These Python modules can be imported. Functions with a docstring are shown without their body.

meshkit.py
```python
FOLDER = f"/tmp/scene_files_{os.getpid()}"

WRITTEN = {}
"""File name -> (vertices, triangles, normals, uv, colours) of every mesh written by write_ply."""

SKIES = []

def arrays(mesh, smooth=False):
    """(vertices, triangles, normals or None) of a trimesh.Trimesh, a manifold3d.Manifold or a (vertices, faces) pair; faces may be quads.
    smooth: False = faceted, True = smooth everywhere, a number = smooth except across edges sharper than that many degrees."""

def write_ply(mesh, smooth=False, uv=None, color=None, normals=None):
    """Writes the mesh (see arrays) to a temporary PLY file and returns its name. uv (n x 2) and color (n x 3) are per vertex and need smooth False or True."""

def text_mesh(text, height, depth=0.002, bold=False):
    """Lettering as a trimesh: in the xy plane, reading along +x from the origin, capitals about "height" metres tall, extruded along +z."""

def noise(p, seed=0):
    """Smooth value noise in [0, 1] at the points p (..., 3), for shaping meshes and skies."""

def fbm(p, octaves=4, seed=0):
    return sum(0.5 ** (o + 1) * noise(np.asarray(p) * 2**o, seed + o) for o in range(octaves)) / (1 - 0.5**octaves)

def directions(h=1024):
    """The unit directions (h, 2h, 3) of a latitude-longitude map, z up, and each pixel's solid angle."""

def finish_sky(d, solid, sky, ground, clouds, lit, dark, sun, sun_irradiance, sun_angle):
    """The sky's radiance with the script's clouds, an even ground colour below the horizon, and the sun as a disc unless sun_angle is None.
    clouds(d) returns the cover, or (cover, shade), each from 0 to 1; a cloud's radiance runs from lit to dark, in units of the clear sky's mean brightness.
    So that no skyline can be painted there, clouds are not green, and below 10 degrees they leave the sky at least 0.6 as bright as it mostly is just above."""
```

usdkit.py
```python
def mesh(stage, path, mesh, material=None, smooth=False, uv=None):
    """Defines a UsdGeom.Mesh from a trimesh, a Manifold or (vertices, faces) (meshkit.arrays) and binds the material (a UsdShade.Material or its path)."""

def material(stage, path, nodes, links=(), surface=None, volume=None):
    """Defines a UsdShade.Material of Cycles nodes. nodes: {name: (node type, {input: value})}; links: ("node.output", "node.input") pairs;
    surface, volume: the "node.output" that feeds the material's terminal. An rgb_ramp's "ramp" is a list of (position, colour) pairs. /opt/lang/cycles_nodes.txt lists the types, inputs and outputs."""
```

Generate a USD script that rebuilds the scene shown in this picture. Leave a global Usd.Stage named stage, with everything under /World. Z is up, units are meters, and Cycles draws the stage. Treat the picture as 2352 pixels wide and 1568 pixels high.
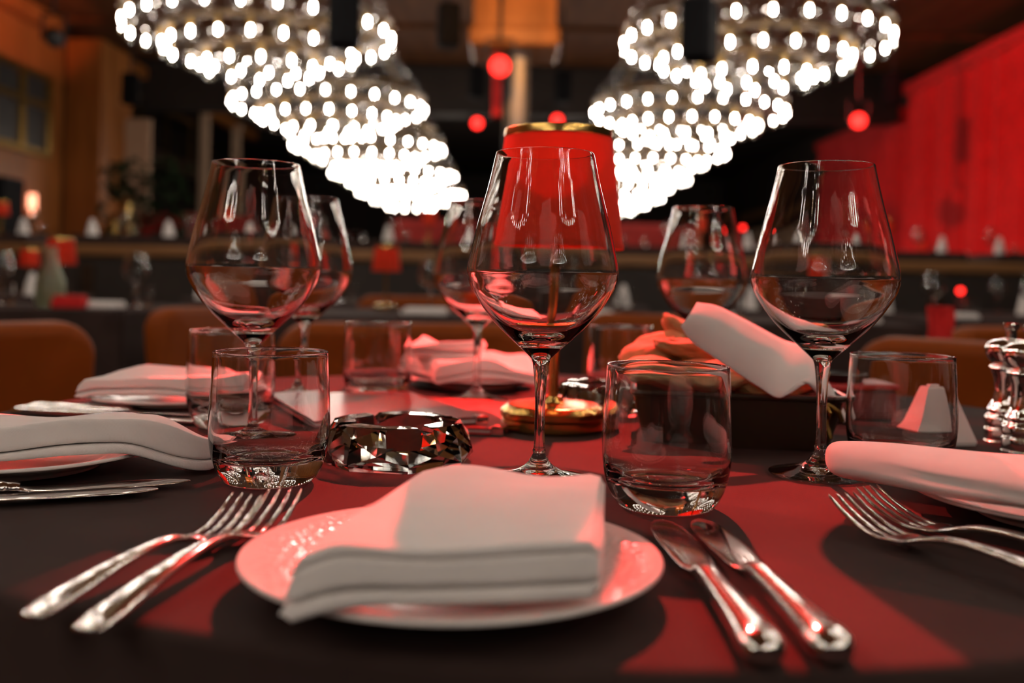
import math, random
import numpy as np, trimesh, manifold3d as m3, shapely
from shapely.geometry import LineString, Polygon
import usdkit, meshkit
from pxr import Usd, UsdGeom, UsdLux, UsdShade, Gf, Sdf

stage = Usd.Stage.CreateInMemory()
UsdGeom.SetStageUpAxis(stage, 'Z'); UsdGeom.SetStageMetersPerUnit(stage, 1.0)
WORLD = UsdGeom.Xform.Define(stage, '/World')
LOOKS = UsdGeom.Scope.Define(stage, '/World/Looks')
PI = math.pi

# ------------------------------------------------------------------ camera, air, light
FPX, H0, TABLE, CAMH, ROLL = 2250.0, 645.0, 0.75, 0.135, math.radians(1.15)
EYE = TABLE + CAMH
cam = UsdGeom.Camera.Define(stage, '/World/camera')
cam.AddTranslateOp().Set((0, 0, EYE)); cam.AddRotateXOp().Set(90.0); cam.AddRotateZOp().Set(math.degrees(ROLL))
cam.CreateHorizontalApertureAttr(36.0); cam.CreateVerticalApertureAttr(24.0)
cam.CreateFocalLengthAttr(36.0 * FPX / 2352)
cam.CreateHorizontalApertureOffsetAttr(0.0)
cam.CreateVerticalApertureOffsetAttr(-(784 - H0) * 36.0 / 2352)
cam.CreateFStopAttr(4.5); cam.CreateFocusDistanceAttr(0.635)
cam.CreateClippingRangeAttr((0.02, 200.0))
cam.CreateExposureAttr(0.27)
dome = UsdLux.DomeLight.Define(stage, '/World/dim_air')
dome.CreateIntensityAttr(0.0005); dome.CreateColorAttr((1.0, 0.75, 0.55))
BULB_L = 84.0                       # radiance of the chandelier bulbs
SPOT_MAIN, SPOT_LEFT, SPOT_RIGHT, SPOT_CURTAIN, SPOT_BACK = 30000.0, 9000.0, 60000.0, 5600.0, 450.0
RED = (1.0, 0.035, 0.03)

# ------------------------------------------------------------------ pixel helpers: a viewing ray met with a real plane
def ray(px, py):
    dx, dy = px - 1176, py - H0
    return (dx*math.cos(ROLL) + dy*math.sin(ROLL)) / FPX, -(-dx*math.sin(ROLL) + dy*math.cos(ROLL)) / FPX
def T(px, py, h=0.0):               # point at height h above the table
    u, v = ray(px, py); Y = (h - CAMH) / v
    return np.array([u*Y, Y, TABLE + h])
def P(px, py, Y):                   # point at depth Y
    u, v = ray(px, py)
    return np.array([u*Y, Y, EYE + v*Y])

# ------------------------------------------------------------------ prim helpers
_count = {}
def numbered(parent, name):
    k = (parent, name); n = _count.get(k, 0); _count[k] = n + 1
    return name if n == 0 else f'{name}_{n:03d}'
def thing(name, label, cat, loc=(0, 0, 0), rz=0.0, group=None, kind=None):
    x = UsdGeom.Xform.Define(stage, '/World/' + numbered('/World', name))
    x.AddTranslateOp().Set(Gf.Vec3d(*map(float, loc))); x.AddRotateZOp().Set(float(math.degrees(rz)))
    p = x.GetPrim()
    if label: p.SetCustomDataByKey('label', label)
    if cat: p.SetCustomDataByKey('category', cat)
    if group: p.SetCustomDataByKey('group', group)
    if kind: p.SetCustomDataByKey('kind', kind)
    return p
def part(parent, name, mesh, mat, smooth=35, label=None, kind=None):
    path = str(parent.GetPath()) + '/' + numbered(str(parent.GetPath()), name)
    p = usdkit.mesh(stage, path, mesh, mat, smooth=smooth).GetPrim()
    if label: p.SetCustomDataByKey('label', label)
    if kind: p.SetCustomDataByKey('kind', kind)
    return p
def dup(src, label, loc, rz=0.0, group=None, cat=None):
    d = src.GetCustomData()
    r = thing(src.GetName().rstrip('0123456789').rstrip('_'), label, cat or d['category'], loc, rz, group or d.get('group'))
    r.GetReferences().AddInternalReference(src.GetPath()); r.SetInstanceable(True)
    return r
def struct(name, mesh, mat, smooth=35, label=None):
    p = usdkit.mesh(stage, '/World/' + numbered('/World', name), mesh, mat, smooth=smooth).GetPrim()
    p.SetCustomDataByKey('kind', 'structure')
    if label: p.SetCustomDataByKey('label', label)
    return p
def sgroup(name):
    p = thing(name, None, None); p.SetCustomDataByKey('kind', 'structure'); return p
def retag(p, label, group=None):
    p.SetCustomDataByKey('label', label)
    if group: p.SetCustomDataByKey('group', group)
def place(p, loc, rz=0.0):
    for op in UsdGeom.Xformable(p).GetOrderedXformOps():
        op.Set(Gf.Vec3d(*map(float, loc)) if op.GetOpType() == UsdGeom.XformOp.TypeTranslate else float(math.degrees(rz)))

# ------------------------------------------------------------------ mesh helpers
def lathe(prof, n=64, wob=None):
    """Surface of revolution of the (r, z) points; a point with r = 0 becomes a pole."""
    prof = [tuple(p) for p in prof]; V, F, rows = [], [], []
    a = np.arange(n) * 2*PI/n
    for r, z in prof:
        if r < 1e-9:
            rows.append([len(V)]); V.append((0, 0, z))
        else:
            rr = r if wob is None else r*(1 + wob(a, z))
            rows.append(list(range(len(V), len(V)+n)))
            V += list(np.stack([rr*np.cos(a), rr*np.sin(a), np.full(n, z)], 1))
    for A, B in zip(rows[:-1], rows[1:]):
        for i in range(n):
            j = (i+1) % n
            if len(A) == 1 and len(B) == 1: continue
            if len(A) == 1: F.append((A[0], B[j], B[i]))
            elif len(B) == 1: F.append((A[i], A[j], B[0]))
            else: F += [(A[i], A[j], B[j]), (A[i], B[j], B[i])]
    return trimesh.Trimesh(np.array(V, float), np.array(F), process=False)
def loop_lathe(prof, n=64, wob=None):     # closed ring profile
    m = lathe(list(prof) + [prof[0]], n, wob); m.merge_vertices(); return m
def spline(pts, k=8):
    """Catmull-Rom through the points."""
    p = np.array(pts, float); p = np.vstack([2*p[0]-p[1], p, 2*p[-1]-p[-2]]); out = []
    for i in range(1, len(p)-2):
        for t in np.arange(k)/k:
            a, b, c, d = p[i-1], p[i], p[i+1], p[i+2]
            out.append(.5*((2*b)+(c-a)*t+(2*a-5*b+4*c-d)*t*t+(3*b-a-3*c+d)*t**3))
    return np.array(out + [p[-2]])
def box(sx, sy, sz, c=(0, 0, 0), r=0.0):
    if r <= 0:
        m = trimesh.creation.box((sx, sy, sz)); m.apply_translation(c); return m
    pts = []
    for x in (-1, 1):
        for y in (-1, 1):
            for z in (-1, 1):
                for k in range(3):
                    q = np.array([x*(sx/2-r), y*(sy/2-r), z*(sz/2-r)]); q[k] += (x, y, z)[k]*r; pts.append(q)
    m = trimesh.convex.convex_hull(np.array(pts)); m.apply_translation(c); return m
def rounded_slab(sx, sy, sz, r, edge=0.004, c=(0, 0, 0)):
    """Slab lying in xy with rounded corners (radius r) and a softened edge."""
    g = Polygon([(-sx/2+r, -sy/2+r), (sx/2-r, -sy/2+r), (sx/2-r, sy/2-r), (-sx/2+r, sy/2-r)]).buffer(r-edge, quad_segs=6)
    ring = np.array(g.exterior.coords)[:-1]; n = len(ring)
    nrm = np.array([((np.array(g.buffer(edge, quad_segs=6).exterior.coords)))]) if False else None
    cen = ring.mean(0); V, rows = [], []
    d = np.roll(ring, -1, 0) - np.roll(ring, 1, 0); nn = np.stack([d[:, 1], -d[:, 0]], 1); nn /= np.linalg.norm(nn, axis=1, keepdims=True)
    if ((ring-cen)*nn).sum() < 0: nn = -nn
    prof = [(edge*math.sin(t), -sz/2+edge-edge*math.cos(t)) for t in np.linspace(0, PI/2, 4)] + [(edge*math.cos(t), sz/2-edge+edge*math.sin(t)) for t in np.linspace(0, PI/2, 4)]
    V = [np.array([*cen, -sz/2])]
    for o, z in prof: V += [np.array([*(ring[i]+nn[i]*o), z]) for i in range(n)]
    V.append(np.array([*cen, sz/2])); F = []
    orient = Polygon(ring).exterior.is_ccw
    for i in range(n):
        j = (i+1) % n
        F.append((0, 1+j, 1+i))
        for k in range(len(prof)-1):
            a, b = 1+k*n, 1+(k+1)*n
            F += [(a+i, a+j, b+j), (a+i, b+j, b+i)]
        t = 1+(len(prof)-1)*n
        F.append((t+i, t+j, len(V)-1))
    F = np.array(F)
    if not orient: F = F[:, ::-1]
    m = trimesh.Trimesh(np.array(V), F, process=False); m.apply_translation(c); return m
def tube(path, rad, n=10, caps=True):
    p = np.array(path, float); N = len(p); rad = np.broadcast_to(rad, N)
    t = np.gradient(p, axis=0); t /= np.linalg.norm(t, axis=1, keepdims=True)
    up = np.array([0, 0, 1.]) if abs(t[0][2]) < .9 else np.array([1., 0, 0])
    V, F = [], []
    for i in range(N):
        s = np.cross(t[i], up); s /= np.linalg.norm(s); u = np.cross(s, t[i])
        for a in np.arange(n)*2*PI/n: V.append(p[i]+rad[i]*(math.cos(a)*s+math.sin(a)*u))
    for i in range(N-1):
        for k in range(n):
            l = (k+1) % n; a, b = i*n, (i+1)*n
            F += [(a+k, a+l, b+l), (a+k, b+l, b+k)]
    if caps:
        V += [p[0], p[-1]]
        for k in range(n):
            l = (k+1) % n
            F += [(N*n, l, k), (N*n+1, (N-1)*n+k, (N-1)*n+l)]
    return trimesh.Trimesh(np.array(V), np.array(F), process=False)
def sections(st, n=16, p=2.6):
    """Closed body along +x: stations (x, half_width, half_thickness, z_centre, y_centre)."""
    V, F = [], []; a = np.arange(n)*2*PI/n
    ca, sa = np.sign(np.cos(a))*np.abs(np.cos(a))**(2/p), np.sign(np.sin(a))*np.abs(np.sin(a))**(2/p)
    for x, w, h, z, *y in st:
        yc = y[0] if y else 0.0
        V += list(np.stack([np.full(n, x), yc+w*ca, z+h*sa], 1))
    N = len(st)
    for i in range(N-1):
        for k in range(n):
            l = (k+1) % n; A, B = i*n, (i+1)*n
            F += [(A+k, A+l, B+l), (A+k, B+l, B+k)]
    V += [np.mean(V[:n], 0), np.mean(V[(N-1)*n:N*n], 0)]
    for k in range(n):
        l = (k+1) % n
        F += [(N*n, l, k), (N*n+1, (N-1)*n+k, (N-1)*n+l)]
    return trimesh.Trimesh(np.array(V), np.array(F), process=False)
_sections = sections
def smoothstep(x, a, b):
    t = np.clip((x-a)/(b-a), 0, 1); return t*t*(3-2*t)
def cat(*ms): return trimesh.util.concatenate(ms)
def shifted(m, *d):
    m = m.copy(); m.apply_translation(d); return m
def turned(m, ang, ax=(0, 0, 1), pt=(0, 0, 0)):
    m = m.copy(); m.apply_transform(trimesh.transformations.rotation_matrix(ang, ax, pt)); return m
def to_tri(man):
    q = man.to_mesh(); return trimesh.Trimesh(q.vert_properties[:, :3], q.tri_verts, process=False)
def man(t): return m3.Manifold(m3.Mesh(np.array(t.vertices, np.float32), np.array(t.faces, np.uint32)))

# ------------------------------------------------------------------ materials
M = {}
def mat(name, nodes, links, surface='p.BSDF'):
    M[name] = usdkit.material(stage, '/World/Looks/' + name, nodes, links, surface=surface); return M[name]
def plain(name, color, rough=.5, bump=None, vary=None, **kw):
    """Principled surface with optional noise colour variation (scale, amount) and bump (scale, strength, distance)."""
    nodes = {'p': ('principled_bsdf', dict(base_color=color, roughness=rough, **kw))}; links = []
    nodes['tc'] = ('texture_coordinate', {})
    if vary:
        nodes['n'] = ('noise_texture', dict(scale=vary[0], detail=5.0, roughness=.6)); links.append(('tc.object', 'n.vector'))
        c = np.array(color)
        nodes['r'] = ('rgb_ramp', {'ramp': [(.25, tuple(np.clip(c*(1-vary[1]), 0, 1))), (.75, tuple(np.clip(c*(1+vary[1]), 0, 1)))]})
        links += [('n.fac', 'r.fac'), ('r.color', 'p.base_color')]
    if bump:
        nodes['bn'] = ('noise_texture', dict(scale=bump[0], detail=3.0)); links.append(('tc.object', 'bn.vector'))
        nodes['b'] = ('bump', dict(strength=bump[1], distance=bump[2])); links += [('bn.fac', 'b.height'), ('b.normal', 'p.normal')]
    return mat(name, nodes, links)
def weave(name, color, scale, strength, rough=.9, vary=(6., .08), **kw):
    nodes = {'p': ('principled_bsdf', dict(base_color=color, roughness=rough, **kw)), 'tc': ('texture_coordinate', {}),
             'w1': ('wave_texture', dict(wave_type='bands', bands_direction='x', scale=scale, distortion=.6, detail=1.0)),
             'w2': ('wave_texture', dict(wave_type='bands', bands_direction='y', scale=scale, distortion=.6, detail=1.0)),
             'mx': ('math', dict(math_type='add')), 'b': ('bump', dict(strength=strength, distance=.0006)),
             'n': ('noise_texture', dict(scale=vary[0], detail=6.0))}
    c = np.array(color)
    nodes['r'] = ('rgb_ramp', {'ramp': [(.3, tuple(c*(1-vary[1]))), (.7, tuple(np.clip(c*(1+vary[1]), 0, 1)))]})
    return mat(name, nodes, [('tc.object', 'w1.vector'), ('tc.object', 'w2.vector'), ('tc.object', 'n.vector'), ('w1.fac', 'mx.value1'), ('w2.fac', 'mx.value2'),
                             ('mx.value', 'b.height'), ('b.normal', 'p.normal'), ('n.fac', 'r.fac'), ('r.color', 'p.base_color')])
def wood(name, dark, light, rough=.4, scale=(1.2, 1.2, 14.)):
    return mat(name, {'p': ('principled_bsdf', dict(roughness=rough, specular_ior_level=.25)), 'tc': ('geometry', {}), 'm': ('mapping', dict(scale=scale)),
                      'n': ('noise_texture', dict(scale=1.6, detail=6.0, distortion=.6)), 'r': ('rgb_ramp', {'ramp': [(.3, dark), (.7, light)]})},
               [('tc.position', 'm.vector'), ('m.vector', 'n.vector'), ('n.fac', 'r.fac'), ('r.color', 'p.base_color')])
mat('glass', {'p': ('glass_bsdf', dict(color=(.985, .99, .99), IOR=1.5, roughness=0.0))}, [])
mat('crystal', {'p': ('glass_bsdf', dict(color=(.97, .98, .975), IOR=1.56, roughness=0.0))}, [])
plain('steel', (.78, .75, .72), .1, metallic=1.0, bump=(60., .03, .001))
plain('chrome', (.82, .79, .76), .07, metallic=1.0)
plain('porcelain', (.80, .765, .735), .16, coat_weight=.4, coat_roughness=.05)
weave('napkin_linen', (.80, .765, .74), 900., .16, sheen_weight=.15, vary=(40., .03))
weave('black_cloth', (.041, .0245, .0215), 420., .25, rough=.9, vary=(9., .22), specular_ior_level=.2)
plain('brass', (.62, .40, .12), .2, metallic=1.0)
plain('brass_dark', (.40, .25, .07), .28, metallic=1.0)
plain('menu_leather', (.10, .012, .014), .35, coat_weight=.35, coat_roughness=.25, bump=(300., .05, .0006))
plain('menu_red', (.42, .02, .02), .4, bump=(300., .1, .0006))
plain('paper_white', (.82, .78, .74), .7)
plain('dark_leather', (.030, .017, .010), .3, bump=(180., .25, .0012), vary=(20., .3))
plain('bread_crust', (.36, .245, .095), .7, bump=(45., .5, .004), vary=(38., .45))
plain('bread_pale', (.52, .39, .20), .75, bump=(60., .4, .003), vary=(30., .3))
plain('chair_leather', (.24, .050, .004), .6, specular_ior_level=.15, bump=(120., .15, .001), vary=(4., .2))
plain('chair_leg', (.02, .014, .01), .35)
plain('red_cloth', (.62, .012, .012), .85)
plain('dark_red', (.26, .012, .010), .85)
plain('matt_black', (.012, .011, .011), .45)
plain('speaker_grey', (.05, .045, .045), .6)
plain('speaker_black', (.006, .006, .007), .8, specular_ior_level=.1)
plain('bronze_dark', (.10, .065, .035), .4, metallic=1.0)
plain('beige_plaster', (.52, .36, .24), .8, vary=(3., .1))
plain('carpet', (.05, .014, .012), .95, vary=(8., .4))
plain('dark_wall', (.022, .014, .010), .7, vary=(2., .4))
plain('mirror', (.30, .27, .26), .35)
wood('wood_ceiling', (.085, .031, .010), (.150, .058, .018), .75, (3., .35, 3.))
wood('wood_orange', (.22, .075, .014), (.36, .13, .03), .4, (4., 4., .5))
wood('wood_rail', (.16, .075, .028), (.26, .125, .05), .35, (.4, 5., 5.))
plain('foliage', (.025, .05, .02), .6, vary=(9., .4))
plain('crystal_strand', (.62, .60, .58), .12, metallic=.9)
for nm, col, L in (('bulb_glow', (1.0, .87, .75), BULB_L), ('lamp_bulb', (1.0, .45, .2), 9.0), ('red_lens', (1.0, .02, .015), 5.0), ('warm_lens', (1.0, .35, .2), 3.0)):
    mat(nm, {'p': ('emission', dict(color=col, strength=L))}, [], 'p.emission')
mat('red_shade', {'d': ('principled_bsdf', dict(base_color=(.66, .040, .008), roughness=.85)), 't': ('translucent_bsdf', dict(color=(.70, .05, .010))), 'p': ('mix_closure', dict(fac=.38))},
    [('d.BSDF', 'p.closure1'), ('t.BSDF', 'p.closure2')], 'p.closure')
mat('velvet', {'p': ('principled_bsdf', dict(base_color=(.58, .010, .012), roughness=.8, sheen_weight=.35, sheen_tint=(1., .15, .12))), 'tc': ('geometry', {}),
               'n': ('noise_texture', dict(scale=5., detail=3.)), 'r': ('rgb_ramp', {'ramp': [(.3, (.50, .008, .010)), (.7, (.64, .012, .014))]})},
    [('tc.position', 'n.vector'), ('n.fac', 'r.fac'), ('r.color', 'p.base_color')])
# plate: porcelain with a fine embossed rim
mat('embossed', {'p': ('principled_bsdf', dict(base_color=(.80, .765, .735), roughness=.18, coat_weight=.35, coat_roughness=.06)), 'tc': ('texture_coordinate', {}), 'ge': ('separate_xyz', {}),
                 'x2': ('math', dict(math_type='power', value2=2.0)), 'y2': ('math', dict(math_type='power', value2=2.0)), 's': ('math', dict(math_type='add')), 'q': ('math', dict(math_type='sqrt')),
                 'k': ('map_range', dict(from_min=.060, from_max=.064, to_min=0., to_max=1., clamp=True)), 'k2': ('map_range', dict(from_min=.084, from_max=.088, to_min=1., to_max=0., clamp=True)),
                 'kk': ('math', dict(math_type='multiply')), 'v': ('voronoi_texture', dict(scale=210.)), 'h': ('math', dict(math_type='multiply')), 'b': ('bump', dict(strength=.55, distance=.0012))},
    [('tc.object', 'ge.vector'), ('ge.x', 'x2.value1'), ('ge.y', 'y2.value1'), ('x2.value', 's.value1'), ('y2.value', 's.value2'), ('s.value', 'q.value1'), ('q.value', 'k.value'), ('q.value', 'k2.value'),
     ('k.result', 'kk.value1'), ('k2.result', 'kk.value2'), ('tc.object', 'v.vector'), ('v.distance', 'h.value1'), ('kk.value', 'h.value2'), ('h.value', 'b.height'), ('b.normal', 'p.normal')])

# ================================================================== the room
RX0, RX1, RY0, RY1, RZ = -6.0, 6.0, -7.0, 30.0, 4.25
struct('floor', box(16, RY1-RY0, .1, (0, (RY0+RY1)/2, -.05)), M['carpet'])
c = sgroup('ceiling')
part(c, 'main_panel', box(16, 15.3-RY0, .1, (0, (15.3+RY0)/2, RZ+.05)), M['wood_ceiling'])
part(c, 'far_panel', box(16, RY1-15.3, .1, (0, (15.3+RY1)/2, RZ-.10)), M['dark_wall'])
part(c, 'cross_beam', box(12, .5, .75, (0, 15.6, RZ-.376)), M['dark_wall'])
for y in (2.5, 6.0, 9.5, 13.0):
    part(c, 'batten', box(16, .12, .06, (0, y, RZ-.03), .01), M['wood_ceiling'])
struct('wall_back', box(16, .2, RZ, (0, RY1+.1, RZ/2)), M['dark_wall'])
struct('wall_behind_camera', box(16, .2, RZ, (0, RY0-.1, RZ/2)), M['dark_wall'])
# left wall: wood panelled near part, then an open dark gallery behind pillars
w = sgroup('wall_left')
part(w, 'side', box(.2, 13.0-RY0, RZ-.02, (RX0-.1, (13.0+RY0)/2, RZ/2-.02)), M['wood_orange'])
part(w, 'gallery_back', box(.2, RY1-13.0, RZ-.02, (RX0-1.7, (13.0+RY1)/2, RZ/2-.02)), M['dark_wall'])
part(w, 'gallery_return', box(1.6, .2, RZ-.02, (RX0-.8, 13.1, RZ/2-.02)), M['dark_wall'])
tr = sgroup('trim_1')
part(tr, 'cornice', box(.22, 12.4-RY0, .20, (RX0+.12, (12.4+RY0)/2, 4.02), .03), M['wood_orange'])
part(tr, 'cornice', box(.22, 22-13.9, .20, (RX0+.12, (22+13.9)/2, 4.02), .03), M['wood_orange'])
struct('wall_right', box(.2, RY1-RY0, RZ-.02, (RX1+.5, (RY1+RY0)/2, RZ/2-.02)), M['dark_wall'])

pil = thing('wood_pillar', 'orange wood pillar with a pale beige front at the left wall', 'pillar', (RX0+.25, 13.55, 0))
part(pil, 'shaft', box(.5, 1.05, 4.0, (0, 0, 2.0), .02), M['wood_orange'])
part(pil, 'beige_panel', box(.40, .06, 2.9, (.05+.36, .30, 1.62), .01), M['beige_plaster'], label='pale beige upright strip')
fr = thing('gilded_window_frame', 'gilded lattice of square openings high on the left wall', 'window frame', (RX0+.03, 11.35, 2.35))
for y in np.linspace(-.9, 1.15, 4): part(fr, 'upright', box(.07, .09, 1.0, (.02, y, .5), .01), M['brass_dark'])
for z in (0.02, .62, .98): part(fr, 'crossbar', box(.08, 2.14, .08, (.02, .125, z), .01), M['brass_dark'])
part(fr, 'backing', box(.02, 2.1, 1.0, (-.005, .125, .5)), M['matt_black'])
ra = thing('brass_balcony_rail', 'brass balcony rail high in the dark left gallery', 'railing', (RX0+.1, 16.6, 2.9))
part(ra, 'handrail', box(.06, 2.6, .09, (0, 0, .75), .02), M['brass_dark'])
for y in (-1.2, 0, 1.2): part(ra, 'baluster', box(.05, .05, .75, (0, y, .375)), M['brass_dark'])
part(ra, 'ledge', box(.3, 2.8, .25, (-.05, 0, -.12), .02), M['dark_leather'])
for y, z0 in ((18.3, 0), (20.4, 0)):
    q = thing('slim_post', 'slim pale post %s in the left gallery' % ('beyond the dark plant' if y < 19 else 'farther back beside the chandelier row'), 'post', (RX0+.2, y, 0))
    part(q, 'shaft', box(.16, .16, 3.9, (0, 0, 1.95), .02), M['beige_plaster']); part(q, 'capital', box(.24, .24, .12, (0, 0, 3.96), .02), M['beige_plaster'])
st = thing('brass_stair_rail', 'slanting brass handrail going up beside the left gallery plant', 'railing', tuple(P(228, 545, 10.5)))
e = P(300, 455, 10.5) - P(228, 545, 10.5)
part(st, 'handrail', tube([(0, 0, 0), e*.5, e], .035, 8), M['brass'])
for k in (0.05, .5, .95): part(st, 'upright', tube([e*k, e*k-np.array([0, 0, .86])], .02, 6), M['brass'])
# dark plant
rng = random.Random(5)
pl = thing('potted_plant', 'dark green bushy plant by the left gallery above the terrace', 'plant', (P(335, 480, 11.5)[0], 11.5, .45))
part(pl, 'pot', lathe([(0, 0), (.2, 0), (.27, .5), (.23, .5), (.22, .42), (0, .42)], 20), M['dark_leather'])
lv = []
for k in range(420):
    a, r, z = rng.uniform(0, 2*PI), .5*math.sqrt(rng.random()), rng.uniform(.5, 1.75)
    l = trimesh.Trimesh([(0, 0, 0), (.05, .07, .02), (0, .18, .0), (-.05, .07, .02)], [(0, 1, 2), (0, 2, 3), (2, 1, 0), (3, 2, 0)], process=False)
    l = turned(turned(l, rng.uniform(-1, 1), (1, 0, 0)), a); lv.append(shifted(l, r*math.cos(a), r*math.sin(a), z))
part(pl, 'foliage', cat(*lv), M['foliage'], smooth=False, kind='stuff')

# right side: long pleated red curtain in two drops, pelmet rail above
def curtain(y0, y1, z0, z1, nf, amp, seed):
    r = np.random.RandomState(seed); ny, nz = nf*10, 14
    ys = np.linspace(y0, y1, ny); ph = np.cumsum(1 + .5*r.randn(ny)*.4) / ny * nf * 2*PI
    V = []
    for s in (0, .012):
        for z in np.linspace(0, 1, nz):
            k = .35 + .65*(1-z)**.6
            xx = amp*k*np.sin(ph + .25*np.sin(3*z + ys)) + amp*.4*np.sin(ph*.37+1)
            V.append(np.stack([xx + s, ys, np.full(ny, z0 + z*(z1-z0))], 1))
    V = np.concatenate(V); F = []
    for s in (0, 1):
        o = s*ny*nz
        for i in range(nz-1):
            for j in range(ny-1):
                a, b, cc, d = o+i*ny+j, o+i*ny+j+1, o+(i+1)*ny+j+1, o+(i+1)*ny+j
                F += [(a, b, cc), (a, cc, d)] if s else [(a, cc, b), (a, d, cc)]
    return trimesh.Trimesh(V, np.array(F), process=False)
cu = thing('red_curtain', 'tall bright red pleated velvet curtain covering the right wall', 'curtain', (RX1, 0, 0))
part(cu, 'drape', curtain(9.2, 14.9, .42, 3.86, 17, .12, 3), M['velvet'], smooth=True)
part(cu, 'pelmet', box(.24, 5.8, .16, (0.02, 12.05, 3.92), .02), M['velvet'])
cu2 = thing('red_curtain', 'darker red pleated curtain set back beyond the bright one', 'curtain', (RX1+.12, 0, 0))
part(cu2, 'drape', curtain(15.5, 19.6, .42, 3.62, 13, .11, 8), M['velvet'], smooth=True)
part(cu2, 'pelmet', box(.24, 4.2, .14, (0.02, 17.55, 3.68), .02), M['velvet'])
be = thing('beige_wall_panel', 'pale beige panel low on the far right wall beyond the curtains', 'wall panel', (RX1+.25, 24.0, .45))
part(be, 'panel', box(.08, 4.5, 1.9, (0, 0, .95), .02), M['beige_plaster']); part(be, 'top_rail', box(.16, 5.4, .22, (-.02, 0, 2.25), .03), M['wood_rail'])

# terrace across the back of the floor
TZ, TY = .42, 7.0
te = sgroup('floor_terrace')
part(te, 'deck', box(11.9, 19.9-TY, TZ, (0, (19.9+TY)/2+.1, TZ/2)), M['carpet'])
tw = sgroup('wall_terrace')
part(tw, 'front', box(11.8, .12, 1.0, (0, TY, .5)), M['dark_wall'])
part(tw, 'cap_rail', box(11.9, .20, .085, (0, TY, 1.04), .02), M['wood_rail'])
for x in np.arange(-5.4, 5.5, 1.2): part(tw, 'stile', box(.10, .03, .9, (x, TY-.07, .5), .008), M['dark_leather'])

for x, y, wd, d in ((-1.05, 12.6, 1.1, 'left of the mirrored column'), (-4.1, 12.4, 1.5, 'before the orange pillar'), (1.9, 12.6, 1.2, 'right of the mirrored column')):
    t = thing('banquette', f'dark red upholstered banquette on the terrace {d}', 'bench', (x, y, TZ))
    part(t, 'seat', box(wd, .6, .42, (0, 0, .21), .03), M['dark_red']); part(t, 'backrest', box(wd, .14, 1.25, (0, .36, .625), .04), M['dark_red'])
    for k in (-1, 1): part(t, 'end_panel', box(.05, .74, .9, (k*(wd/2+.026), .06, .45), .01), M['dark_leather'])
# centre column and wooden casing
COL = P(1174, 300, 8.6)
co = thing('mirrored_column', 'slim mirrored column under the wooden casing in the middle of the room', 'column', (COL[0], 8.6, TZ))
part(co, 'shaft', box(.15, .26, 2.55, (.065, 0, 1.275), .01), M['mirror']); part(co, 'dark_flute', box(.05, .27, 2.55, (-.045, 0, 1.275), .008), M['matt_black'])
part(co, 'red_strip', box(.08, .2, .62, (-.13, -.02, 2.2), .01), M['red_cloth'], label='red upright strip')
part(co, 'grey_flute', box(.045, .28, 2.55, (.125, -.01, 1.275), .008), M['speaker_grey'])
ca = thing('wooden_casing', 'glowing orange wooden box casing hanging from the ceiling above the column', 'casing', (P(1182, 100, 8.3)[0], 8.55, 0))
zb = P(1182, 104, 8.2)[2]
part(ca, 'body', box(.70, .70, RZ-zb-.12, (0, 0, (RZ+zb+.10)/2), .01), M['wood_orange'])
part(ca, 'bottom_band', box(.76, .76, .16, (0, 0, zb+.08), .02), M['wood_orange'])
for x in (-.24, .17): part(ca, 'red_lamp', box(.22, .02, .05, (x, -.36, zb+.46), .008), M['warm_lens'], label='glowing red strip')

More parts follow.
